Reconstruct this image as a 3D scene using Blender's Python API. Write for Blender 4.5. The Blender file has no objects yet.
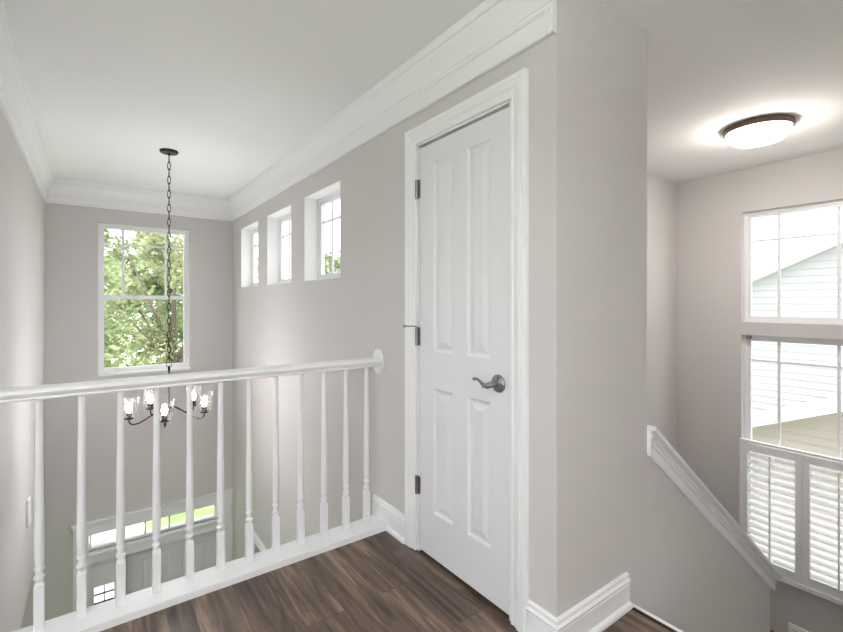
import bpy, bmesh, math, random
from mathutils import Vector, Matrix
random.seed(7)
SC = bpy.context.scene
COL = SC.collection
R = math.radians

# ------------------------------------------------------------------ dimensions (metres, hall floor = 0)
XD = 1.345      # closet-door wall (plane x)
YB = 5.66       # far foyer wall (plane y)
XL = -.37       # left foyer wall
YS = 1.012      # end face of the closet wall, stair side
XW = 4.73       # stair window wall
YN = 2.11       # far wall of the stairwell
ZC = 2.475      # ceiling
ZF = -3.35      # ground floor
ZL = -1.56      # stair landing
YK = 2.14       # edge of the upper floor

# ------------------------------------------------------------------ materials
def mat(name, color, rough=.5, metal=0., bump=0., scale=60., spec=.5, emit=None, strength=0.):
    m = bpy.data.materials.new(name); m.use_nodes = True
    nt = m.node_tree; b = nt.nodes['Principled BSDF']
    b.inputs['Base Color'].default_value = (*color, 1)
    b.inputs['Roughness'].default_value = rough
    b.inputs['Metallic'].default_value = metal
    b.inputs['Specular IOR Level'].default_value = spec
    if emit:
        b.inputs['Emission Color'].default_value = (*emit, 1)
        b.inputs['Emission Strength'].default_value = strength
    if bump:
        tc = nt.nodes.new('ShaderNodeTexCoord'); n = nt.nodes.new('ShaderNodeTexNoise')
        n.inputs['Scale'].default_value = scale; n.inputs['Detail'].default_value = 4
        bp = nt.nodes.new('ShaderNodeBump'); bp.inputs['Strength'].default_value = bump
        bp.inputs['Distance'].default_value = .002
        nt.links.new(tc.outputs['Object'], n.inputs['Vector'])
        nt.links.new(n.outputs['Fac'], bp.inputs['Height'])
        nt.links.new(bp.outputs['Normal'], b.inputs['Normal'])
    return m

M = {}
M['wall'] = mat('greige_paint', (.60, .573, .556), .75, bump=.12, scale=220)
M['ceiling'] = mat('ceiling_paint', (.90, .90, .895), .9, bump=.15, scale=160)
M['trim'] = mat('white_semigloss', (.84, .845, .85), .38)
M['door'] = mat('white_door_paint', (.76, .76, .77), .45)
M['vinyl'] = mat('white_vinyl', (.82, .83, .84), .4)
M['bronze'] = mat('oil_bronze', (.13, .070, .052), .45, .4)
M['black'] = mat('black_metal', (.018, .017, .017), .4, .7)
M['nickel'] = mat('dark_nickel', (.30, .29, .28), .34, .9)
M['carpet'] = mat('stair_paint', (.66, .64, .62), .9)
M['concrete'] = mat('concrete', (.70, .69, .67), .9, bump=.3, scale=30)
M['beige'] = mat('beige_siding', (.34, .31, .275), .8)
M['shingle'] = mat('pale_shingles', (.45, .44, .42), .9, bump=.5, scale=25)
M['bark'] = mat('bark', (.14, .115, .09), .9, bump=.8, scale=20)
M['diffuser'] = mat('lit_diffuser', (.9, .88, .84), .5, emit=(1, .95, .89), strength=19)
M['bulb'] = mat('lit_bulb', (.9, .88, .84), .5, emit=(1, .90, .76), strength=22)

def glass_mat(name, tint=(1, 1, 1), fac=1.0):
    m = bpy.data.materials.new(name); m.use_nodes = True
    nt = m.node_tree; nt.nodes.clear()
    o = nt.nodes.new('ShaderNodeOutputMaterial'); mx = nt.nodes.new('ShaderNodeMixShader')
    t = nt.nodes.new('ShaderNodeBsdfTransparent'); t.inputs[0].default_value = (*tint, 1)
    g = nt.nodes.new('ShaderNodeBsdfGlossy'); g.inputs['Roughness'].default_value = .02
    f = nt.nodes.new('ShaderNodeLayerWeight'); f.inputs['Blend'].default_value = .5
    pw = nt.nodes.new('ShaderNodeMath'); pw.operation = 'POWER'; pw.inputs[1].default_value = 4
    nt.links.new(f.outputs['Facing'], pw.inputs[0])
    k = nt.nodes.new('ShaderNodeMath'); k.operation = 'MULTIPLY_ADD'; k.inputs[1].default_value = fac*.6; k.inputs[2].default_value = fac*.03; k.use_clamp = True
    nt.links.new(pw.outputs[0], k.inputs[0]); nt.links.new(k.outputs[0], mx.inputs[0])
    nt.links.new(t.outputs[0], mx.inputs[1]); nt.links.new(g.outputs[0], mx.inputs[2])
    nt.links.new(mx.outputs[0], o.inputs[0])
    return m
def shade_mat():
    m = glass_mat('clear_shade_glass', (1, 1, 1), 1.3); nt = m.node_tree
    o = next(n for n in nt.nodes if n.type == 'OUTPUT_MATERIAL'); src = o.inputs[0].links[0].from_socket
    d = nt.nodes.new('ShaderNodeBsdfTranslucent'); d.inputs[0].default_value = (.9, .9, .9, 1)
    mx = nt.nodes.new('ShaderNodeMixShader'); mx.inputs[0].default_value = .006
    next(n for n in nt.nodes if n.type == 'BSDF_GLOSSY').inputs['Roughness'].default_value = .13
    nt.links.new(src, mx.inputs[1]); nt.links.new(d.outputs[0], mx.inputs[2]); nt.links.new(mx.outputs[0], o.inputs[0])
    return m
M['glass'] = glass_mat('window_glass', (.985, .985, .985), .7)
M['clear'] = shade_mat()

def floor_mat():
    m = bpy.data.materials.new('walnut_planks'); m.use_nodes = True
    nt = m.node_tree; L = nt.links; b = nt.nodes['Principled BSDF']
    N = nt.nodes.new
    tc = N('ShaderNodeTexCoord'); mp = N('ShaderNodeMapping')
    # brick rows run along Y: swap the axes by a quarter turn
    mp.inputs['Rotation'].default_value = (0, 0, R(90))
    mp.inputs['Location'].default_value = (PLX, PLY, 0)
    L.new(tc.outputs['Object'], mp.inputs['Vector'])
    br = N('ShaderNodeTexBrick'); br.offset = .273; br.offset_frequency = 2
    br.inputs['Color1'].default_value = (0, 0, 0, 1); br.inputs['Color2'].default_value = (1, 1, 1, 1)
    br.inputs['Mortar'].default_value = (.5, .5, .5, 1)
    br.inputs['Scale'].default_value = 1
    br.inputs['Mortar Size'].default_value = .0012; br.inputs['Mortar Smooth'].default_value = .3
    br.inputs['Bias'].default_value = 0
    br.inputs['Brick Width'].default_value = 1.22; br.inputs['Row Height'].default_value = .168
    L.new(mp.outputs['Vector'], br.inputs['Vector'])
    # grain: noise stretched along the boards, shifted plank by plank
    sc = N('ShaderNodeVectorMath'); sc.operation = 'MULTIPLY'; sc.inputs[1].default_value = (1.7, 17, 1)
    L.new(mp.outputs['Vector'], sc.inputs[0])
    sh = N('ShaderNodeVectorMath'); sh.operation = 'SCALE'; sh.inputs['Scale'].default_value = 37
    L.new(br.outputs['Color'], sh.inputs[0])
    ad = N('ShaderNodeVectorMath'); ad.operation = 'ADD'
    L.new(sc.outputs[0], ad.inputs[0]); L.new(sh.outputs[0], ad.inputs[1])
    n1 = N('ShaderNodeTexNoise'); n1.inputs['Scale'].default_value = 1.0; n1.inputs['Detail'].default_value = 7
    n1.inputs['Roughness'].default_value = .62; n1.inputs['Distortion'].default_value = 1.1
    L.new(ad.outputs[0], n1.inputs['Vector'])
    sc2 = N('ShaderNodeVectorMath'); sc2.operation = 'MULTIPLY'; sc2.inputs[1].default_value = (5, 110, 1)
    L.new(mp.outputs['Vector'], sc2.inputs[0])
    n2 = N('ShaderNodeTexNoise'); n2.inputs['Scale'].default_value = 1; n2.inputs['Detail'].default_value = 3
    L.new(sc2.outputs[0], n2.inputs['Vector'])
    cr = N('ShaderNodeValToRGB'); e = cr.color_ramp.elements
    e[0].position = .34; e[0].color = (.034, .022, .016, 1)
    e[1].position = .68; e[1].color = (.245, .168, .120, 1)
    x = cr.color_ramp.elements.new(.5); x.color = (.108, .071, .050, 1)
    L.new(n1.outputs['Fac'], cr.inputs['Fac'])
    # plank tint
    hs = N('ShaderNodeMapRange'); hs.inputs['To Min'].default_value = .78; hs.inputs['To Max'].default_value = 1.22
    L.new(br.outputs['Color'], hs.inputs['Value'])
    m1 = N('ShaderNodeVectorMath'); m1.operation = 'SCALE'
    L.new(cr.outputs['Color'], m1.inputs[0]); L.new(hs.outputs[0], m1.inputs['Scale'])
    h2 = N('ShaderNodeMapRange'); h2.inputs['To Min'].default_value = .55; h2.inputs['To Max'].default_value = 1.45
    L.new(n2.outputs['Fac'], h2.inputs['Value'])
    m2 = N('ShaderNodeVectorMath'); m2.operation = 'SCALE'
    L.new(m1.outputs[0], m2.inputs[0]); L.new(h2.outputs[0], m2.inputs['Scale'])
    mx = N('ShaderNodeMix'); mx.data_type = 'RGBA'
    L.new(br.outputs['Fac'], mx.inputs['Factor'])
    L.new(m2.outputs[0], mx.inputs['A']); mx.inputs['B'].default_value = (.03, .02, .016, 1)
    L.new(mx.outputs['Result'], b.inputs['Base Color'])
    b.inputs['Roughness'].default_value = .42
    bp = N('ShaderNodeBump'); bp.inputs['Strength'].default_value = .25; bp.inputs['Distance'].default_value = .001
    L.new(n1.outputs['Fac'], bp.inputs['Height']); L.new(bp.outputs['Normal'], b.inputs['Normal'])
    return m
PLX, PLY = 1.345, .0
M['wood'] = floor_mat()

def siding_mat():
    m = mat('white_siding', (.47, .475, .485), .7)
    return m
M['siding'] = siding_mat()

def leaf_mat(name, c1, c2):
    m = bpy.data.materials.new(name); m.use_nodes = True
    nt = m.node_tree; L = nt.links; nt.nodes.clear(); N = nt.nodes.new
    o = N('ShaderNodeOutputMaterial'); tc = N('ShaderNodeTexCoord')
    n = N('ShaderNodeTexNoise'); n.inputs['Scale'].default_value = 1.3; n.inputs['Detail'].default_value = 5
    cr = N('ShaderNodeValToRGB'); e = cr.color_ramp.elements
    e[0].position = .38; e[0].color = (*c1, 1); e[1].position = .62; e[1].color = (*c2, 1)
    d = N('ShaderNodeBsdfDiffuse'); t = N('ShaderNodeBsdfTranslucent'); mx = N('ShaderNodeMixShader')
    mx.inputs[0].default_value = .4
    L.new(tc.outputs['Object'], n.inputs['Vector']); L.new(n.outputs['Fac'], cr.inputs['Fac'])
    L.new(cr.outputs['Color'], d.inputs[0]); L.new(cr.outputs['Color'], t.inputs[0])
    L.new(d.outputs[0], mx.inputs[1]); L.new(t.outputs[0], mx.inputs[2]); L.new(mx.outputs[0], o.inputs[0])
    return m
M['leafA'] = leaf_mat('leaves_mid_green', (.11, .175, .085), (.38, .44, .25))
M['leafB'] = leaf_mat('leaves_yellow_green', (.18, .225, .115), (.50, .51, .31))
M['lawn'] = leaf_mat('lawn_grass', (.26, .40, .15), (.42, .56, .27))

# ------------------------------------------------------------------ geometry helpers
class MB:
    def __init__(s): s.bm = bmesh.new()
    def face(s, pts):
        return s.bm.faces.new([s.bm.verts.new(p) for p in pts])
    def box(s, x0, x1, y0, y1, z0, z1, bev=0):
        if x1 < x0: x0, x1 = x1, x0
        if y1 < y0: y0, y1 = y1, y0
        if z1 < z0: z0, z1 = z1, z0
        v = [s.bm.verts.new(p) for p in ((x0,y0,z0),(x1,y0,z0),(x1,y1,z0),(x0,y1,z0),(x0,y0,z1),(x1,y0,z1),(x1,y1,z1),(x0,y1,z1))]
        fs = [s.bm.faces.new([v[i] for i in q]) for q in ((0,3,2,1),(4,5,6,7),(0,1,5,4),(1,2,6,5),(2,3,7,6),(3,0,4,7))]
        if bev:
            es = {e for f in fs for e in f.edges}
            bmesh.ops.bevel(s.bm, geom=list(es), offset=bev, segments=2, affect='EDGES', profile=.5)
        return s
    def sweep(s, prof, p0, p1, U, V, m0=0., m1=0.):
        """prof = closed list of (a, b); point = p + a*U + b*V, ends mitred by m*a along the path"""
        p0, p1, U, V = Vector(p0), Vector(p1), Vector(U), Vector(V)
        D = (p1-p0).normalized()
        A = [s.bm.verts.new(p0 + a*U + b*V + D*(m0*a)) for a, b in prof]
        B = [s.bm.verts.new(p1 + a*U + b*V - D*(m1*a)) for a, b in prof]
        n = len(prof)
        for i in range(n):
            s.bm.faces.new((A[i], A[(i+1) % n], B[(i+1) % n], B[i]))
        s.bm.faces.new(A[::-1]); s.bm.faces.new(B)
        return s
    def lathe(s, prof, c, seg=24, axis='z', cap=True):
        """prof = [(r, h)...] round an axis through c"""
        rings = []
        for r, h in prof:
            ring = []
            for k in range(seg):
                a = 2*math.pi*k/seg; x, y = r*math.cos(a), r*math.sin(a)
                q = {'z': (x, y, h), 'x': (h, x, y), 'y': (x, h, y)}[axis]
                ring.append(s.bm.verts.new((c[0]+q[0], c[1]+q[1], c[2]+q[2])))
            rings.append(ring)
        for A, B in zip(rings, rings[1:]):
            for k in range(seg):
                s.bm.faces.new((A[k], A[(k+1) % seg], B[(k+1) % seg], B[k]))
        if cap:
            s.bm.faces.new(rings[0][::-1]); s.bm.faces.new(rings[-1])
        return s
    def tube(s, pts, rad, seg=10, cap=True, closed=False, flat=1.):
        pts = [Vector(p) for p in pts]; n = len(pts)
        if not hasattr(rad, '__len__'): rad = [rad]*n
        rings = []
        ref = Vector((0, 0, 1))
        for i, p in enumerate(pts):
            if closed: t = (pts[(i+1) % n] - pts[i-1]).normalized()
            else: t = (pts[min(i+1, n-1)] - pts[max(i-1, 0)]).normalized()
            u = t.cross(ref)
            if u.length < .05: u = t.cross(Vector((1, .3, 0)))
            u.normalize(); w = t.cross(u).normalized()
            rings.append([s.bm.verts.new(p + rad[i]*(u*math.cos(2*math.pi*k/seg)*flat + w*math.sin(2*math.pi*k/seg))) for k in range(seg)])
        pr = list(zip(rings, rings[1:])) + ([(rings[-1], rings[0])] if closed else [])
        for A, B in pr:
            for k in range(seg):
                s.bm.faces.new((A[k], A[(k+1) % seg], B[(k+1) % seg], B[k]))
        if cap and not closed:
            s.bm.faces.new(rings[0][::-1]); s.bm.faces.new(rings[-1])
        return s
    def build(s, name, material, parent=None, smooth=False, kind=None, angle=35):
        bmesh.ops.recalc_face_normals(s.bm, faces=s.bm.faces)
        me = bpy.data.meshes.new(name); s.bm.to_mesh(me); s.bm.free()
        me.materials.append(material)
        if smooth:
            me.polygons.foreach_set('use_smooth', [True]*len(me.polygons))
            me.set_sharp_from_angle(angle=R(angle))
        o = bpy.data.objects.new(name, me); COL.objects.link(o)
        if parent:
            o.parent = parent
            o.matrix_parent_inverse = Matrix.Translation(-parent.location) if parent.type == 'EMPTY' else Matrix()
        if kind: o['kind'] = kind
        return o

def tag(o, label=None, cat=None, group=None, kind=None):
    if label: o['label'] = label
    if cat: o['category'] = cat
    if group: o['group'] = group
    if kind: o['kind'] = kind
    return o
def empty(name, loc, **k):
    o = bpy.data.objects.new(name, None); COL.objects.link(o); o.location = loc; o.empty_display_size = .1
    return tag(o, **k)

def slab(mb, axis, p, t, a0, a1, z0, z1, holes=()):
    """wall slab on plane axis=p, thickness t (signed), with rectangular holes (a0,a1,z0,z1)"""
    As = sorted({a0, a1, *[h[i] for h in holes for i in (0, 1)]})
    Zs = sorted({z0, z1, *[h[i] for h in holes for i in (2, 3)]})
    As = [a for a in As if a0 <= a <= a1]; Zs = [z for z in Zs if z0 <= z <= z1]
    def solid(i, j):
        if i < 0 or j < 0 or i >= len(As)-1 or j >= len(Zs)-1: return False
        ca, cz = (As[i]+As[i+1])/2, (Zs[j]+Zs[j+1])/2
        return not any(h[0] < ca < h[1] and h[2] < cz < h[3] for h in holes)
    def P(a, z, n): return (p+n, a, z) if axis == 'x' else (a, p+n, z)
    vc = {}
    def V(a, z, n):
        k = (round(a, 5), round(z, 5), n)
        if k not in vc: vc[k] = mb.bm.verts.new(P(a, z, n))
        return vc[k]
    for i in range(len(As)-1):
        for j in range(len(Zs)-1):
            if not solid(i, j): continue
            A, B, C, D = As[i], As[i+1], Zs[j], Zs[j+1]
            for n in (0, t): mb.bm.faces.new((V(A, C, n), V(B, C, n), V(B, D, n), V(A, D, n)))
            if not solid(i-1, j): mb.bm.faces.new((V(A, C, 0), V(A, D, 0), V(A, D, t), V(A, C, t)))
            if not solid(i+1, j): mb.bm.faces.new((V(B, C, 0), V(B, D, 0), V(B, D, t), V(B, C, t)))
            if not solid(i, j-1): mb.bm.faces.new((V(A, C, 0), V(B, C, 0), V(B, C, t), V(A, C, t)))
            if not solid(i, j+1): mb.bm.faces.new((V(A, D, 0), V(B, D, 0), V(B, D, t), V(A, D, t)))
    return mb
def wall(name, *a, holes=(), m='wall'):
    return slab(MB(), *a, holes=holes).build(name, M[m], kind='structure')
def struct(name, mb, m, **k): return mb.build(name, M[m], kind='structure', **k)

# ------------------------------------------------------------------ room shell
SW = [(2.757, 3.395), (3.687, 4.325), (4.617, 5.255)]      # three small windows (y range)
SZ = (1.438, 2.095)
DY0, DY1, DZ = 1.227, 1.868, 2.080                           # closet door opening
TH = .16
SWY = (.628, 1.556)                                          # stair windows (y range)

wall('wall_right', 'x', XD, TH, YS, YB, -.3, ZC,
     holes=[(a, b, *SZ) for a, b in SW] + [(DY0, DY1, -.3, DZ)])
RD0, RD1, RDZ = 3.70, 4.74, -1.18
wall('wall_right_lower', 'x', XD, TH, YK+.13, YB, ZF, -.3, holes=[(RD0, RD1, ZF, RDZ)])
FW = (.045, .892, .53, 2.095)                                # foyer window
wall('wall_back', 'y', YB, TH, -3.2, XD+TH, ZF, ZC,
     holes=[FW, (-.03, 1.18, -1.262, -1.085), (.285, 1.215, ZF, -1.385), (-.03, .225, ZF, -1.385)])
wall('wall_left', 'x', XL, -.12, YK, YB, -.81, ZC)
wall('wall_hall_far', 'y', YK, .12, -1.8, XL, -.3, ZC)
HW = [(-1.9, -.55, .5, 2.15), (-.25, 1.5, .5, 2.15)]  # unseen hall windows, added to let daylight in from the left
wall('wall_hall_left', 'x', -1.8, -.12, -2.6, YK+.12, -.3, ZC, holes=HW)
wall('wall_hall_near', 'y', -2.6, -.14, -1.8, 1.81, -.3, ZC)
wall('wall_hall_stair', 'x', 1.81, .12, -2.6, -.12, -.3, ZC)
wall('wall_stair_near', 'y', 0, -.12, 1.81, XW, ZF, ZC)
wall('wall_stair_window', 'x', XW, TH, -.12, YN+.12, ZF, ZC,
     holes=[(*SWY, 1.095, 2.085), (*SWY, -1.03, .978)])
wall('wall_stair_far', 'y', YN, .12, XD+TH, XW, ZF, ZC)
# stub: the end face of the closet wall and the full-height return
wall('wall_closet_end', 'y', YS, .12, XD+TH, 1.984, -.3, ZC)
wall('wall_closet_side', 'x', 1.984, -.10, YS+.12, YN, -.3, ZC)
# knee wall between the two flights, top edge falls with the stair
SL = .7508
def capz(x): return .593 - SL*(x-1.984)     # underside of the cap moulding
mb = MB(); XE = 3.562
pr = [(1.984, ZF), (XE, ZF), (XE, capz(XE)+.10), (1.984, capz(1.984)+.10)]
A = [mb.bm.verts.new((x, YS, z)) for x, z in pr]; B = [mb.bm.verts.new((x, YS+.12, z)) for x, z in pr]
for i in range(4): mb.bm.faces.new((A[i], A[(i+1) % 4], B[(i+1) % 4], B[i]))
mb.bm.faces.new(A); mb.bm.faces.new(B[::-1])
struct('wall_stair_knee', mb, 'wall')
wall('wall_under_hall', 'x', 1.52, .12, -.12, YN, ZF, -.3)
wall('wall_foyer_near', 'y', YK, .12, -3.2, XD+TH, ZF, -.3)
wall('wall_side_room', 'x', -3.2, -.12, YK, YB+.16, ZF, -.81, holes=[(2.7, 5.2, ZF+.3, -1.0)])  # unseen window opening, added to brighten the lower foyer
struct('ceiling_side_room', MB().box(-3.2, XL-.12, YK+.12, YB, -.81, -.70), 'ceiling')

struct('floor', MB().box(-1.8, 1.81, -2.6, YK, -.3, 0).box(XD+TH, 1.884, YK-.03, YK, -.3, 0), 'wood')
struct('floor_foyer', MB().box(-3.2, XD+TH+1.2, YK+.12, YB, ZF-.1, ZF), 'wood')
struct('floor_landing', MB().box(3.62, XW, 0, YN, ZL-.2, ZL), 'wood')
struct('ceiling', MB().box(-1.92, XW+.16, -2.74, YK+.12, ZC, ZC+.12).box(XL-.12, XD+TH, YK+.12, YB+.16, ZC, ZC+.12), 'ceiling')
# closet-like recess behind the lower cased opening
struct('wall_lower_hall', MB().box(XD+TH+1.1, XD+TH+1.2, YN+.12, YB, ZF, -.3).box(XD+TH, XD+TH+1.2, YN+.12, YB, -.4, -.3).box(XD+TH, XD+TH+1.2, YB, YB+.1, ZF, -.3), 'wall')

# ------------------------------------------------------------------ mouldings
CR = [(0, 2.24), (.016, 2.24), (.020, 2.246), (.020, 2.256), (.015, 2.262), (.015, 2.322), (.022, 2.326), (.027, 2.334),
      (.024, 2.343), (.030, 2.348), (.034, 2.362), (.042, 2.382), (.055, 2.402), (.063, 2.412), (.068, 2.424), (.069, 2.436),
      (.078, 2.440), (.082, 2.450), (.082, ZC), (0, ZC)]
Z = (0, 0, 1)
mb = MB().sweep(CR, (XD, YB, 0), (XD, YS+.001, 0), (-1, 0, 0), Z, 1, 0)
struct('trim_1', mb, 'trim', smooth=True, angle=25)
# moulded stop where the crown ends at the wall corner
struct('trim_8', MB().box(XD-.024, XD, YS, YS+.010, 2.2385, ZC).box(XD-.018, XD, YS+.010, YS+.022, 2.2385, ZC).box(XD-.026, XD, YS+.022, YS+.032, 2.2385, ZC), 'trim')
struct('trim_2', MB().sweep(CR, (XL, YB, 0), (XD, YB, 0), (0, -1, 0), Z, 1, 1), 'trim', smooth=True, angle=25)
struct('trim_3', MB().sweep(CR, (XL, YK, 0), (XL, YB, 0), (1, 0, 0), Z, 0, 1), 'trim', smooth=True, angle=25)
BB = [(0, 0), (.030, 0), (.030, .010), (.026, .018), (.018, .022), (.016, .024), (.016, .092), (.010, .096), (.010, .100),
      (.020, .104), (.021, .112), (.013, .116), (.010, .120), (.014, .125), (.013, .132), (.006, .136), (0, .137)]
CW = .083                                   # casing width
struct('baseboard_right', MB().sweep(BB, (XD, 2.30, 0), (XD, DY1+.006+CW, 0), (-1, 0, 0), Z), 'trim', smooth=True, angle=25)
mb = MB().sweep(BB, (XD, DY0-.006-CW, 0), (XD, YS, 0), (-1, 0, 0), Z, 0, -1)
mb.sweep(BB, (XD, YS, 0), (1.812, YS, 0), (0, -1, 0), Z, -1, 0)
struct('baseboard_corner', mb, 'trim', smooth=True, angle=25)
struct('baseboard_landing', MB().sweep(BB, (XW, 1.215, ZL), (XW, .0, ZL), (-1, 0, 0), Z)
       .sweep(BB, (XD+.6, 0, 0), (1.815, 0, 0), (0, 1, 0), Z), 'trim')
# moulding over the knee wall, seen face-on and falling with the stair
n = math.sqrt(1+SL*SL); D = Vector((1, 0, -SL))/n; UP = Vector((SL, 0, 1))/n
CP = [(0, 0), (.014, 0), (.017, .004), (.017, .034), (.009, .037), (.009, .043), (.020, .046), (.020, .053), (.010, .056),
      (.010, .064), (.024, .067), (.024, .076), (.010, .079), (.010, .090), (.034, .093), (.038, .097), (.038, .108),
      (-.155, .108), (-.155, .094), (-.12, .094), (-.12, .08), (0, .08)]
p0 = Vector((1.986, YS, capz(1.986))); L = (XE+.03-1.986)*n
mb = MB(); mb.sweep(CP, p0, p0 + D*L, (0, -1, 0), UP)
# plumb return against the full-height wall
for v in mb.bm.verts:
    if v.co.x < 2.12 and (v.co - p0).dot(D) < .001:
        k = (1.986 - v.co.x)/D.x; v.co += D*k
mb.sweep([(0, 0), (.018, 0), (.018, .012), (.014, .016), (0, .016)], (1.984, YS, .596), (1.984, YS, .724), (0, -1, 0), (1, 0, 0))
struct('trim_4', mb, 'trim', smooth=True, angle=25)
# floor nosing at the head of the stairs
struct('trim_5', MB().box(1.800, 1.818, .0, YS-.03, -.035, .0015), 'black')
struct('trim_6', MB().box(1.818, 1.842, .0, YS-.001, -.19, .0, .003), 'trim')

# ------------------------------------------------------------------ staircase
st = empty('staircase', (2.7, .5, ZL), label='flight of stairs going down beside the sloping white cap', cat='stairs')
N1 = 8; RH = -ZL/N1; RN = (3.62-1.842)/(N1-1)
mb = MB()
for i in range(1, N1):
    x0 = 1.842+(i-1)*RN; mb.box(x0, x0+RN, 0.002, YS-.002, -RH*i-.22, -RH*i)
mb.build('upper_flight', M['carpet'], st)
N2 = 9; RH2 = (ZL-ZF)/N2; mb = MB()
for i in range(1, N2):
    x1 = 3.62-(i-1)*.235; mb.box(x1-.235, x1, YS+.122, YN-.002, ZL-RH2*i-.22, ZL-RH2*i)
mb.build('lower_flight', M['carpet'], st)

# ------------------------------------------------------------------ panelled surfaces
def panel_leaf(axis, p, sgn, a0, a1, z0, z1, thick, panels):
    """door leaf: front plane at axis=p facing -axis; panels = (a0,a1,z0,z1)"""
    mb = MB()
    def P(a, z, n): return (p+n*sgn, a, z) if axis == 'x' else (a, p+n*sgn, z)
    As = sorted({a0, a1, *[q[i] for q in panels for i in (0, 1)]}); Zs = sorted({z0, z1, *[q[i] for q in panels for i in (2, 3)]})
    for i in range(len(As)-1):
        for j in range(len(Zs)-1):
            ca, cz = (As[i]+As[i+1])/2, (Zs[j]+Zs[j+1])/2
            if any(q[0] < ca < q[1] and q[2] < cz < q[3] for q in panels): continue
            mb.face([P(As[i], Zs[j], 0), P(As[i+1], Zs[j], 0), P(As[i+1], Zs[j+1], 0), P(As[i], Zs[j+1], 0)])
    for q in panels:
        rings = []
        for ins, dep in ((0, 0), (.005, .003), (.011, .009), (.015, .0095), (.022, .0095), (.046, .002), (.048, .0015)):
            rings.append([P(q[0]+ins, q[2]+ins, dep), P(q[1]-ins, q[2]+ins, dep), P(q[1]-ins, q[3]-ins, dep), P(q[0]+ins, q[3]-ins, dep)])
        for A, B in zip(rings, rings[1:]):
            for k in range(4): mb.face([A[k], A[(k+1) % 4], B[(k+1) % 4], B[k]])
        mb.face(rings[-1])
    for a, b in (((a0, z0), (a1, z0)), ((a1, z0), (a1, z1)), ((a1, z1), (a0, z1)), ((a0, z1), (a0, z0))):
        mb.face([P(*a, 0), P(*b, 0), P(*b, thick), P(*a, thick)])
    mb.face([P(a0, z0, thick), P(a1, z0, thick), P(a1, z1, thick), P(a0, z1, thick)])
    bmesh.ops.remove_doubles(mb.bm, verts=mb.bm.verts, dist=1e-5)
    return mb
CS = [(0, 0), (.010, 0), (.013, .004), (.013, .012), (.010, .016), (.012, .022), (.016, .034), (.020, .040), (.021, .056),
      (.018, .060), (.022, .066), (.023, .078), (.020, .083), (0, .083)]     # casing: (projection, across from the opening)
def casing(mb, axis, p, a0, a1, z0, z1, w=1.):
    prof = [(a, b*w) for a, b in CS]; W = .083*w
    if axis == 'x': U = (-1, 0, 0); V = lambda s: (0, s, 0); Q = lambda a, z: (p, a, z)
    else: U = (0, -1, 0); V = lambda s: (s, 0, 0); Q = lambda a, z: (a, p, z)
    # legs, each butting into the head with a mitre
    for a, s in ((a0, -1), (a1, 1)):
        vs = []
        for zz, mit in ((z0, 0), (z1, 1)):
            vs.append([mb.bm.verts.new(Vector(Q(a, zz + (b if mit else 0))) + Vector(U)*pp + Vector(V(s))*b) for pp, b in prof])
        n_ = len(prof)
        for i in range(n_): mb.bm.faces.new((vs[0][i], vs[0][(i+1) % n_], vs[1][(i+1) % n_], vs[1][i]))
        mb.bm.faces.new(vs[0][::-1]); mb.bm.faces.new(vs[1])
    vs = []
    for a, s in ((a0, -1), (a1, 1)):
        vs.append([mb.bm.verts.new(Vector(Q(a + s*b, z1 + b)) + Vector(U)*pp) for pp, b in prof])
    n_ = len(prof)
    for i in range(n_): mb.bm.faces.new((vs[0][i], vs[0][(i+1) % n_], vs[1][(i+1) % n_], vs[1][i]))
    mb.bm.faces.new(vs[0][::-1]); mb.bm.faces.new(vs[1])
    return mb

# closet door
d1 = empty('door_1', (XD, 1.547, 0), kind='structure')
LY0, LY1 = 1.241, 1.852
leaf = panel_leaf('x', XD+.001, 1, LY0, LY1, .017, 2.055, .035,
                  [(1.588, 1.736, 1.030, 1.962), (1.345, 1.492, 1.030, 1.962), (1.588, 1.736, .236, .850), (1.345, 1.492, .236, .850)]).build('door_leaf', M['door'], d1)
casing(MB(), 'x', XD, DY0-.004, DY1+.004, 0, DZ+.0).build('door_casing', M['trim'], d1, smooth=True, angle=20)
mb = MB().box(XD-.001, XD+.12, DY0, DY0+.011, 0, DZ).box(XD-.001, XD+.12, DY1-.011, DY1, 0, DZ).box(XD-.001, XD+.12, DY0, DY1, DZ-.010, DZ)
mb.box(XD+.037, XD+.049, DY0+.010, DY0+.024, 0, DZ-.01).box(XD+.037, XD+.049, DY1-.024, DY1-.010, 0, DZ-.01).box(XD+.037, XD+.049, DY0+.01, DY1-.01, DZ-.024, DZ-.01)
mb.build('door_jamb', M['trim'], d1)
for z in (1.850, 1.098, .340):
    mb = MB().lathe([(.005, -.048), (.0085, -.046), (.0085, .046), (.005, .048)], (XD-.010, 1.862, z), 12)
    mb.box(XD-.004, XD-.0005, 1.842, 1.862, z-.045, z+.045).box(XD-.012, XD-.001, 1.860, 1.870, z-.045, z+.045)
    h = mb.build('hinge', M['nickel'], d1, smooth=True)
    if abs(z-1.098) < .01:
        MB().tube([(XD-.010, 1.862, 1.149), (XD-.030, 1.866, 1.150), (XD-.072, 1.872, 1.151)], .0035, 8).lathe([(.007, -.006), (.007, .004)], (XD-.076, 1.8725, 1.151), 10, 'x').build('door_stop', M['nickel'], h, smooth=True)
hy, hz = 1.297, .938
mb = MB().lathe([(.0, -.030), (.012, -.030), (.012, -.018), (.019, -.016), (.023, -.011), (.031, -.010), (.036, -.006), (.037, 0)], (XD, hy, hz), 28, 'x', cap=False)
mb.build('door_rose', M['nickel'], leaf, smooth=True)
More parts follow.
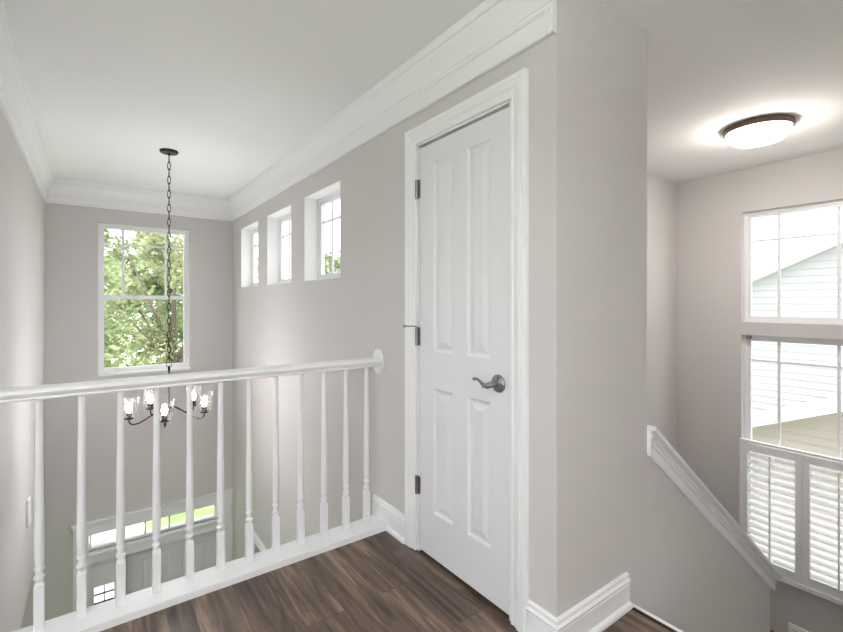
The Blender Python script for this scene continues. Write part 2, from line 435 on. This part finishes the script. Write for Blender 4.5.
pts = [(XD-.026, hy, hz), (XD-.048, hy+.002, hz-.002), (XD-.055, hy+.014, hz-.007), (XD-.057, hy+.030, hz-.007), (XD-.057, hy+.046, hz+.004),
       (XD-.057, hy+.062, hz+.013), (XD-.057, hy+.075, hz+.014), (XD-.056, hy+.090, hz+.011), (XD-.056, hy+.095, hz+.010)]
MB().tube(pts, [.0115, .012, .0115, .010, .0065, .0055, .007, .0075, .003], 12).build('door_handle', M['nickel'], leaf, smooth=True)

# front entrance: door, sidelight and transom on the ground floor
d2 = empty('door_2', (.75, YB, ZF), kind='structure')
panel_leaf('y', YB+.03, 1, .289, 1.211, ZF+.01, -1.389, .045,
           [(.43, .69, -2.16, -1.50), (.81, 1.07, -2.16, -1.50), (.43, .69, -3.15, -2.32), (.81, 1.07, -3.15, -2.32)]).build('door_leaf', M['door'], d2)
mb = MB()
mb.box(-.157, -.03, YB-.02, YB, ZF, -1.085).box(1.216, 1.344, YB-.02, YB, ZF, -1.085)
mb.box(-.157, 1.344, YB-.02, YB, -1.085, -.99).box(-.165, 1.344, YB-.03, YB, -.99, -.972).box(-.172, 1.344, YB-.04, YB, -.972, -.95)
mb.box(-.03, 1.216, YB-.02, YB+.10, -1.385, -1.262).box(-.03, 1.216, YB-.035, YB-.021, -1.30, -1.282)
mb.box(.225, .285, YB-.02, YB+.1, ZF, -1.385).box(1.18, 1.216, YB-.02, YB, -1.262, -1.085)
mb.box(.285, .31, YB+.076, YB+.1, ZF, -1.385).box(1.19, 1.216, YB+.076, YB+.1, ZF, -1.385).box(.285, 1.216, YB+.076, YB+.1, -1.41, -1.385)
mb.build('door_casing', M['trim'], d2)
mb = MB()
for x in (-.018, .23, .46, .69, .92, 1.162): mb.box(x-.008, x+.008, YB+.03, YB+.05, -1.262, -1.085)
mb.box(-.03, 1.18, YB+.02, YB+.06, -1.262, -1.238).box(-.03, 1.18, YB+.02, YB+.06, -1.104, -1.085)
mb.build('transom_frame', M['trim'], d2)
MB().box(-.02, 1.17, YB+.036, YB+.042, -1.25, -1.09).build('transom_glass', M['glass'], d2)
mb = slab(MB(), 'y', YB+.025, .04, -.03, .225, ZF, -1.385, holes=[(.012, .183, -2.9, -1.655)])
mb.build('sidelight_panel', M['trim'], d2)
mb = MB().box(.093, .102, YB+.035, YB+.055, -2.9, -1.655)
for k in range(1, 14): mb.box(.012, .183, YB+.035, YB+.055, -1.655-.088*k-.004, -1.655-.088*k+.004)
mb.build('sidelight_grille', M['black'], d2)
MB().box(.012, .183, YB+.043, YB+.047, -2.9, -1.655).build('sidelight_glass', M['glass'], d2)
# lower cased opening on the right wall
d3 = empty('door_3', (XD, 4.2, ZF), kind='structure')
casing(MB(), 'x', XD, RD0, RD1, ZF, RDZ, 1.08).build('door_casing', M['trim'], d3, smooth=True, angle=20)
panel_leaf('x', XD+.05, 1, RD0+.005, RD1-.005, ZF+.01, RDZ-.005, .035, [(RD0+.12, RD0+.44, -2.2, -1.35), (RD1-.44, RD1-.12, -2.2, -1.35)]).build('door_leaf', M['door'], d3)

# ------------------------------------------------------------------ windows
def window(name, axis, p, a0, a1, z0, z1, depth, fr=.042, vert=(), hor=(), rails=(), vz=None, glass=True, sgn=1):
    """frame set `depth` behind the wall face; vert / hor = muntin positions; rails = meeting rails"""
    e = empty(name, (p, (a0+a1)/2, z0) if axis == 'x' else ((a0+a1)/2, p, z0), kind='structure')
    def bx(mb, A0, A1, N0, N1, Z0, Z1, bev=0):
        if axis == 'x': mb.box(p+sgn*N0, p+sgn*N1, A0, A1, Z0, Z1, bev)
        else: mb.box(A0, A1, p+sgn*N0, p+sgn*N1, Z0, Z1, bev)
    mb = MB(); d0, d1_ = depth, depth+.055
    bx(mb, a0, a0+fr*.6, d0, d1_, z0, z1); bx(mb, a1-fr*.6, a1, d0, d1_, z0, z1)
    bx(mb, a0+fr*.6, a1-fr*.6, d0, d1_, z0, z0+fr*.6); bx(mb, a0+fr*.6, a1-fr*.6, d0, d1_, z1-fr*.6, z1)
    mb.build('window_frame', M['vinyl'], e)
    mb = MB(); s0, s1 = depth+.012, depth+.045; i = fr*.6; j = fr*1.25
    bx(mb, a0+i, a0+j, s0, s1, z0+i, z1-i); bx(mb, a1-j, a1-i, s0, s1, z0+i, z1-i)
    bx(mb, a0+j, a1-j, s0, s1, z0+i, z0+j); bx(mb, a0+j, a1-j, s0, s1, z1-j, z1-i)
    for r in rails: bx(mb, a0+j, a1-j, s0-.006, s1, r-.022, r+.022)
    mb.build('sash', M['vinyl'], e)
    if vert or hor:
        mb = MB(); g0, g1 = depth+.026, depth+.036
        v0, v1 = vz or (z0+j, z1-j)
        for v in vert: bx(mb, v-.011, v+.011, g0, g1, v0, v1)
        for h in hor: bx(mb, a0+j, a1-j, g0+.001, g1-.001, h-.010, h+.010)
        mb.build('muntins', M['vinyl'], e)
    mb = MB(); bx(mb, a0+i, a1-i, depth+.029, depth+.033, z0+i, z1-i); mb.build('window_pane', M['glass'], e)
    return e
w = window('window_1', 'y', YB, *FW, .055, vert=(.262, .662), hor=(1.885,), rails=(1.325,), vz=(1.34, 2.04))
MB().box(FW[0], FW[1], YB-.012, YB+.055, FW[2]-.018, FW[2]+.006, .003).build('window_sill', M['trim'], w)
for k, (a, b) in enumerate(SW):
    t = (b-a-.105)/3
    wi = window('window_%d' % (k+2), 'x', XD, a, b, *SZ, .105, vert=(a+.0525+t, b-.0525-t), hor=(1.905,))
    mb = MB().box(XD+.001, XD+.105, a, a+.004, *SZ).box(XD+.001, XD+.105, b-.004, b, *SZ).box(XD+.001, XD+.105, a+.004, b-.004, SZ[1]-.004, SZ[1]).box(XD+.001, XD+.105, a+.004, b-.004, SZ[0], SZ[0]+.004)
    mb.build('reveal_lining', M['ceiling'], wi)  # white boards added over the wall returns to brighten the reveals
window('window_5', 'x', XW, *SWY, 1.095, 2.085, .05, vert=(1.302, .914), hor=(1.822,))
w6 = window('window_6', 'x', XW, *SWY, -1.03, .978, .05, vert=(1.302, .914), hor=(.75,), rails=(.0,), vz=(.02, .93))
MB().box(XW+.015, XW+.045, 1.49, 1.53, .945, .974, .003).build('blind_bracket', M['nickel'], w6)
for k, h in enumerate(HW): window('window_%d' % (k+7), 'x', -1.8, *h, .05, rails=(1.32,), sgn=-1)  # added hall windows, out of view, there for their daylight
window('window_9', 'x', -3.2, 2.7, 5.2, ZF+.3, -1.0, .03, sgn=-1)  # added side-room window, out of view, lights the lower foyer

# plantation shutters over the foot of the stair window
def shutter(y0, y1, label):
    z0, z1 = -1.045, .018; xa, xb = XW-.034, XW-.006
    e = empty('window_shutter', (XW-.02, (y0+y1)/2, z0), label=label, cat='shutter', group='louvred shutters on the stair window')
    stw = .046
    mb = MB().box(xa, xb, y0, y0+stw, z0, z1, .002).box(xa, xb, y1-stw, y1, z0, z1, .002).box(xa, xb, y0+stw, y1-stw, z0, z0+.075).box(xa, xb, y0+stw, y1-stw, z1-.062, z1)
    mb.build('shutter_frame', M['vinyl'], e)
    zt = z1-.062; zb = z0+.075; nn = 15; sp = (zt-zb)/nn; a = R(24)
    for k in range(nn):
        zc = zb+sp*(k+.5); c = (xa+xb)/2
        dx, dz = math.cos(a), math.sin(a)
        pr = []
        for q in range(12):
            t = 2*math.pi*q/12; u, v = .030*math.cos(t), .0045*math.sin(t)
            pr.append((u*dx - v*dz, u*dz + v*dx))
        MB().sweep(pr, (c, y0+stw+.001, zc), (c, y1-stw-.001, zc), (1, 0, 0), (0, 0, 1)).build('louver', M['vinyl'], e, smooth=True)
    MB().box(xa-.022, xa-.012, (y0+y1)/2-.006, (y0+y1)/2+.006, zb+.01, zt-.01).build('tilt_rod', M['vinyl'], e)
shutter(1.120, 1.545, 'white louvred shutter nearer the knee wall, at the foot of the stair window')
shutter(.665, 1.116, 'white louvred shutter cut off by the right edge of the photo')
mb = MB().box(XW-.036, XW, 1.541, 1.560, -1.06, .048).box(XW-.036, XW, .618, .637, -1.06, .048).box(XW-.036, XW, .637, 1.541, .029, .048)
mb.box(XW-.045, XW, .60, 1.578, -1.085, -1.046, .003)
struct('trim_7', mb, 'vinyl')

# ------------------------------------------------------------------ guard railing
YR = 2.228
rl = empty('stair_railing', (.5, YR, 0), label='white wooden guard railing with turned balusters above the two-storey foyer', cat='railing')
MB().box(XL+.001, XD-.001, YK-.010, YK+.136, -.004, .031, .004).box(XL+.001, XD-.001, YK-.001, YK+.004, -.02, 0).build('base_rail', M['trim'], rl)
RP = [(-.026, .906), (.026, .906), (.029, .911), (.027, .917), (.034, .925), (.038, .934), (.035, .945), (.024, .953), (0, .957),
      (-.024, .953), (-.035, .945), (-.038, .934), (-.034, .925), (-.027, .917), (-.029, .911)]
MB().sweep(RP, (XL+.002, YR, 0), (XD-.016, YR, 0), (0, 1, 0), Z).build('handrail', M['trim'], rl, smooth=True, angle=30)
mb = MB()
rings = []
for a, sx in ((XD-.0005, 1), (XD-.010, 1), (XD-.016, .90), (XD-.020, .80)):
    rings.append([mb.bm.verts.new((a, YR+.022+.058*sx*math.cos(2*math.pi*k/36), .927+.074*sx*math.sin(2*math.pi*k/36))) for k in range(36)])
for A, B in zip(rings, rings[1:]):
    for k in range(36): mb.bm.faces.new((A[k], A[(k+1) % 36], B[(k+1) % 36], B[k]))
mb.bm.faces.new(rings[0][::-1]); mb.bm.faces.new(rings[-1])
mb.build('rosette', M['trim'], rl, smooth=True)
def baluster():
    mb = MB().box(-.0155, .0155, -.0155, .0155, .031, .200)
    # chamfer from square block to the turning
    sq = [(-.0155, -.0155), (.0155, -.0155), (.0155, .0155), (-.0155, .0155)]
    A = [mb.bm.verts.new((x, y, .200)) for x, y in sq]; B = [mb.bm.verts.new((x*.62, y*.62, .216)) for x, y in sq]
    for k in range(4): mb.bm.faces.new((A[k], A[(k+1) % 4], B[(k+1) % 4], B[k]))
    mb.lathe([(.0125, .205), (.0125, .218), (.0165, .222), (.0175, .228), (.0165, .234), (.0130, .238), (.0120, .246), (.0130, .254),
              (.0165, .258), (.0172, .264), (.0160, .270), (.0135, .274), (.0150, .284), (.0160, .300), (.0162, .330), (.0158, .40),
              (.0146, .52), (.0130, .66), (.0116, .79), (.0108, .908)], (0, 0, 0), 20)
    return mb
b0 = baluster().build('baluster', M['trim'], rl, smooth=True, angle=30)
BX = [1.249-.1284*k for k in range(13)]
b0.location = (BX[0], YR, 0)
for x in BX[1:]:
    c = b0.copy(); COL.objects.link(c); c.location = (x, YR, 0)

# ------------------------------------------------------------------ chandelier
CX, CY = .49, 4.06
ch = empty('chandelier', (CX, CY, ZC), label='black five-light chandelier with clear glass shades hanging on a long chain in the foyer', cat='chandelier')
MB().lathe([(.066, 0), (.066, -.010), (.060, -.018), (.012, -.020), (.010, -.034), (.004, -.038)], (CX, CY, ZC), 32).build('canopy', M['black'], ch, smooth=True)
mb = MB(); z = ZC-.034; k = 0
LL = .066
while z > .835:
    zc = z-LL/2+.004; pts = []
    for q in range(12):
        t = 2*math.pi*q/12; a, b = .0105*math.cos(t), (LL/2)*math.sin(t)
        pts.append((CX+(a if k % 2 else 0), CY+(0 if k % 2 else a), zc+b))
    mb.tube(pts, .0032, 6, closed=True); z -= LL-.010; k += 1
mb.build('chain', M['black'], ch, smooth=True)
mb = MB()
sq = [(-.020, .765), (.020, .765), (.020, .820), (.006, .832), (-.006, .832), (-.020, .820)]
mb.tube([(CX+a*.8, CY-a*.6, zz) for a, zz in sq], .0035, 6, closed=True)
mb.lathe([(.008, .762), (.010, .750), (.006, .715)], (CX, CY, 0), 12)
mb.build('hanging_loop', M['black'], ch, smooth=True)
MB().lathe([(.0045, .72), (.0045, .46)], (CX, CY, 0), 10).build('stem', M['black'], ch, smooth=True)
MB().lathe([(.006, .475), (.014, .468), (.018, .455), (.018, .432), (.012, .424), (.008, .414), (.010, .405), (.004, .396)], (CX, CY, 0), 18).build('hub', M['black'], ch, smooth=True)
RC = .27; ZU = .395
for i in range(5):
    a = R(41+72*i); ca, sa = math.cos(a), math.sin(a)
    def q(r, z): return (CX+r*ca, CY+r*sa, z)
    ctrl = [(.014, .445), (.045, .438), (.10, .408), (.16, .368), (.21, .345), (.245, .343), (.264, .355), (.27, .375), (.27, ZU)]
    arm = MB().tube([q(r, z) for r, z in ctrl], .0052, 8).build('arm', M['black'], ch, smooth=True)
    c = (CX+RC*ca, CY+RC*sa, ZU)
    MB().lathe([(.010, -.012), (.031, -.004), (.031, .002), (.020, .004), (.020, .040), (.017, .044)], c, 20).build('socket', M['black'], arm, smooth=True)
    MB().lathe([(.004, .040), (.012, .046), (.015, .056), (.020, .068), (.022, .080), (.019, .094), (.010, .105), (.002, .109)], c, 18).build('bulb', M['bulb'], arm, smooth=True)
    MB().lathe([(.022, .003), (.040, .010), (.052, .026), (.058, .050), (.061, .090), (.063, .158), (.061, .158), (.059, .090), (.056, .050), (.050, .028), (.038, .0125), (.022, .006)], c, 32, cap=False).build('glass_shade', M['clear'], arm, smooth=True)

# ------------------------------------------------------------------ ceiling lights, with added hall uplights
def flush(x, y, label):
    e = empty('ceiling_light', (x, y, ZC), label=label, cat='ceiling light')
    MB().lathe([(.186, 0), (.197, -.002), (.200, -.014), (.198, -.034), (.192, -.040), (.180, -.040), (.180, -.002)], (x, y, ZC), 56, cap=False).build('rim', M['bronze'], e, smooth=True)
    MB().lathe([(.181, -.030), (.181, -.040), (.179, -.060), (.168, -.082), (.142, -.102), (.10, -.114), (.05, -.121), (.003, -.123)], (x, y, ZC), 56).build('diffuser', M['diffuser'], e, smooth=True)
    return e
flush(3.662, 1.108, 'round lit flush ceiling light with brown rim above the stairwell')
def pendant(x, y, label):  # made-up hall lamp, out of view, added to brighten ceiling and upper walls
    e = empty('added_pendant', (x, y, ZC), label=label, cat='added pendant light')
    MB().lathe([(.06, 0), (.06, -.02), (.01, -.028)], (x, y, ZC), 24).build('canopy', M['bronze'], e, smooth=True)
    MB().lathe([(.006, -.02), (.006, -.40)], (x, y, ZC), 10).build('stem', M['bronze'], e, smooth=True)
    MB().lathe([(.20, -.50), (.19, -.54), (.16, -.58), (.11, -.61), (.05, -.625), (.002, -.628)], (x, y, ZC), 40, cap=False).build('bowl_shade', M['vinyl'], e, smooth=True)
    MB().lathe([(.03, -.39), (.03, -.47), (.002, -.50)], (x, y, ZC), 20).build('bulb', M['bulb'], e, smooth=True)
pendant(-.9, -.8, 'added unseen white bowl pendant lamp near the hall windows, throwing its light onto the ceiling')
pendant(1.15, -1.25, 'added unseen white bowl pendant lamp near the head of the stairs, throwing its light onto the ceiling')

# ------------------------------------------------------------------ small box on the left wall
bxo = MB().box(XL, XL+.020, 4.10, 4.20, -.285, -.095, .006).build('door_chime', M['vinyl'])
tag(bxo, 'small white box mounted on the left foyer wall below the railing', 'door chime')

# ------------------------------------------------------------------ outdoors
struct('lawn', MB().box(-30, 45, -12, 45, ZF-.4, ZF-.15), 'lawn')
struct('driveway_and_bounce_slab', MB().box(-3.5, .9, YB+.16, 13.5, ZF-.16, ZF-.13).box(-30, 45, 13.5, 17.5, ZF-.16, ZF-.13).box(XW+.3, 8.5, -9, 7, ZF-.16, ZF-.13), 'concrete')  # last slab is unseen, added to bounce light up through the stair window

def tree(x, y, trunk_h, crown_c, crown_r, n, leaf, m, label, seed):
    rnd = random.Random(seed); g = ZF-.15
    e = empty('tree', (x, y, g), label=label, cat='tree', group='trees outside the windows')
    mb = MB()
    mb.tube([(x, y, g), (x+.05, y, g+trunk_h*.5), (x-.04, y+.05, g+trunk_h), (x, y, crown_c)], [.16, .13, .11, .04], 10)
    for k in range(9):
        a = rnd.uniform(0, 6.28); r = crown_r*rnd.uniform(.5, .85); z0 = g+trunk_h*rnd.uniform(.75, 1.1)
        z1 = crown_c+rnd.uniform(-.5, .7)*crown_r
        mb.tube([(x, y, z0), (x+r*.4*math.cos(a), y+r*.4*math.sin(a), (z0*.6+z1*.4)), (x+r*math.cos(a), y+r*math.sin(a), z1)], [.06, .04, .012], 6)
    mb.build('trunk', M['bark'], e, smooth=True)
    mb = MB(); cl = []
    for k in range(46):
        while True:
            v = Vector((rnd.uniform(-1, 1), rnd.uniform(-1, 1), rnd.uniform(-1, 1)))
            if .3 < v.length < 1: break
        cl.append((Vector((x, y, crown_c)) + Vector((v.x, v.y, v.z*1.15))*crown_r, crown_r*rnd.uniform(.16, .30)))
    for k in range(n):
        c, r = cl[k % len(cl)]
        d = Vector((rnd.gauss(0, 1), rnd.gauss(0, 1), rnd.gauss(0, 1))).normalized()*r*rnd.uniform(.55, 1)
        p = c+d
        u = Vector((rnd.gauss(0, 1), rnd.gauss(0, 1), rnd.gauss(0, .6))).normalized(); w = u.cross(Vector((rnd.gauss(0, 1), rnd.gauss(0, 1), rnd.gauss(0, 1)))).normalized()
        s = leaf*rnd.uniform(.7, 1.2)
        mb.face([p-u*s, p+w*s*.45-u*s*.1, p+u*s, p-w*s*.45-u*s*.1])
    mb.build('foliage', m, e)
LA, LB = M['leafA'], M['leafB']
tree(-1.0, 10.4, 2.6, 1.2, 1.75, 11000, .07, LA, 'mid-green leafy tree seen at the left of the tall foyer window', 1)
tree(1.9, 14.6, 3.2, 1.7, 2.3, 12000, .085, LB, 'yellow-green tree with grey trunk seen in the middle of the tall foyer window', 2)
tree(.0, 22.5, 3.2, 1.8, 4.0, 7500, .20, LA, 'large green tree standing behind the other trees across the street', 4)
tree(7.0, 15.5, 4.0, 2.0, 1.15, 4500, .09, LB, 'small pale green tree glimpsed through the nearest small window', 5)
tree(20.0, 6.4, 3.0, .9, 1.6, 3500, .16, LA, 'green treetop peeking above the neighbouring roof', 6)

# neighbouring house
nh = empty('neighbour_house', (10.3, -1.5, ZF-.15), label='white sided neighbouring house with gable roofs seen through the stair window', cat='house')
g = ZF-.15
def gable(x0, x1, yr, zr, slope, half, base, m, lap=.125):
    """gable wall facing -x made of lap siding courses; returns nothing"""
    mb = MB()
    z = base
    while z < zr-.05:
        z2 = min(z+lap, zr-.02)
        def hw(zz): return min(half, (zr-zz)/slope)
        a, b = hw(z), hw(z2)
        if b < .02: break
        A = [(x0-.014, yr-a, z), (x0-.014, yr+a, z), (x0, yr+b, z2), (x0, yr-b, z2)]
        mb.face(A); mb.face([(x0, yr-a, z), (x0, yr+a, z), (x0-.014, yr+a, z), (x0-.014, yr-a, z)])
        z = z2
    hz_ = zr-half*slope
    for s in (-1, 1): mb.face([(x0, yr+s*half, base), (x1, yr+s*half, base), (x1, yr+s*half, hz_), (x0, yr+s*half, hz_)])
    mb.face([(x1, yr-half, base), (x1, yr+half, base), (x1, yr+half, hz_), (x1, yr, zr), (x1, yr-half, hz_)])
    return mb.build('siding_wall', M[m], nh)
def gable_roof(x0, x1, yr, zr, slope, half, th=.16, fascia='trim'):
    for s in (-1, 1):
        mb = MB()
        e0 = (yr+s*half, zr-half*slope)
        for (xa, xb, dz0, dz1, nm, mm) in ((x0+.03, x1, .03, .10, 'roof', 'shingle'), (x0+.03, x1, 0, .03, 'soffit', 'trim'), (x0, x0+.03, -.01, .16, 'rake_board', fascia)):
            mb = MB(); pts = [(yr, zr+dz0), (yr, zr+dz1), (e0[0], e0[1]+dz1), (e0[0], e0[1]+dz0)]
            A = [mb.bm.verts.new((xa, *p)) for p in pts]; B = [mb.bm.verts.new((xb, *p)) for p in pts]
            for i in range(4): mb.bm.faces.new((A[i], A[(i+1) % 4], B[(i+1) % 4], B[i]))
            mb.bm.faces.new(A); mb.bm.faces.new(B[::-1]); mb.build(nm, M[mm], nh)
gable(10.3, 16, -1.5, 1.694+.48*4.62, .48, 6.2, g, 'siding')
M['fascia'] = mat('fascia_paint', (.52, .545, .56), .6)
gable_roof(10.0, 16.2, -1.5, 1.70+.48*4.62, .48, 6.5, fascia='fascia')
gable(8.8, 10.28, -1.5, -.70+.43*4.152, .43, 4.9, g, 'beige')
gable_roof(8.5, 10.28, -1.5, -.715+.43*4.152, .43, 5.3, fascia='fascia')

# ------------------------------------------------------------------ light
W = bpy.data.worlds.new('overcast_sky'); SC.world = W; W.use_nodes = True
bg = W.node_tree.nodes['Background']
bg.inputs['Color'].default_value = (.94, .965, 1, 1); bg.inputs['Strength'].default_value = 2.6
sun = bpy.data.lights.new('sun', 'SUN'); sun.energy = 4; sun.angle = R(3); sun.color = (1, .97, .9)
so = bpy.data.objects.new('sun', sun); COL.objects.link(so)
so.rotation_euler = Vector((.2, .75, -.95)).to_track_quat('-Z', 'Y').to_euler()
def point(name, loc, power, col, r=.05):
    l = bpy.data.lights.new(name, 'POINT'); l.energy = power; l.color = col; l.shadow_soft_size = r
    o = bpy.data.objects.new(name, l); COL.objects.link(o); o.location = loc
def lampdisk(name, loc, power, col, size):
    l = bpy.data.lights.new(name, 'AREA'); l.shape = 'DISK'; l.size = size; l.energy = power; l.color = col
    o = bpy.data.objects.new(name, l); COL.objects.link(o); o.location = loc
    return o
for i in range(5):
    a = R(41+72*i)
    point('bulb_light', (CX+RC*math.cos(a), CY+RC*math.sin(a), ZU+.085), 74, (.96, .96, 1), .022)
lampdisk('stair_lamp_light', (3.662, 1.108, ZC-.13), 4, (1, .96, .93), .26)
point('stair_lamp_glow', (3.662, 1.108, ZC-.185), 4, (1, .92, .84), .05)
for i, (x, y, pw) in enumerate(((-.9, -.8, 88), (1.15, -1.25, 14))):
    lampdisk('added_pendant_uplight', (x, y, ZC-.495), pw, (.95, .962, 1), .36).rotation_euler = (math.pi, 0, 0)  # upward light of the added hall lamps

# ------------------------------------------------------------------ camera
cam = bpy.data.cameras.new('camera'); co = bpy.data.objects.new('camera', cam); COL.objects.link(co)
co.location = (0, 0, 1.27); co.rotation_euler = (R(90), 0, R(-36.27))
cam.sensor_fit = 'HORIZONTAL'; cam.sensor_width = 36; cam.lens = 448.26/843*36
cam.shift_y = -(316-302.54)/843
cam.clip_start = .02
SC.camera = co
vs = SC.view_settings
vs.view_transform = 'Standard'; vs.look = 'None'; vs.gamma = 1; vs.use_curve_mapping = False; vs.exposure = 0.6
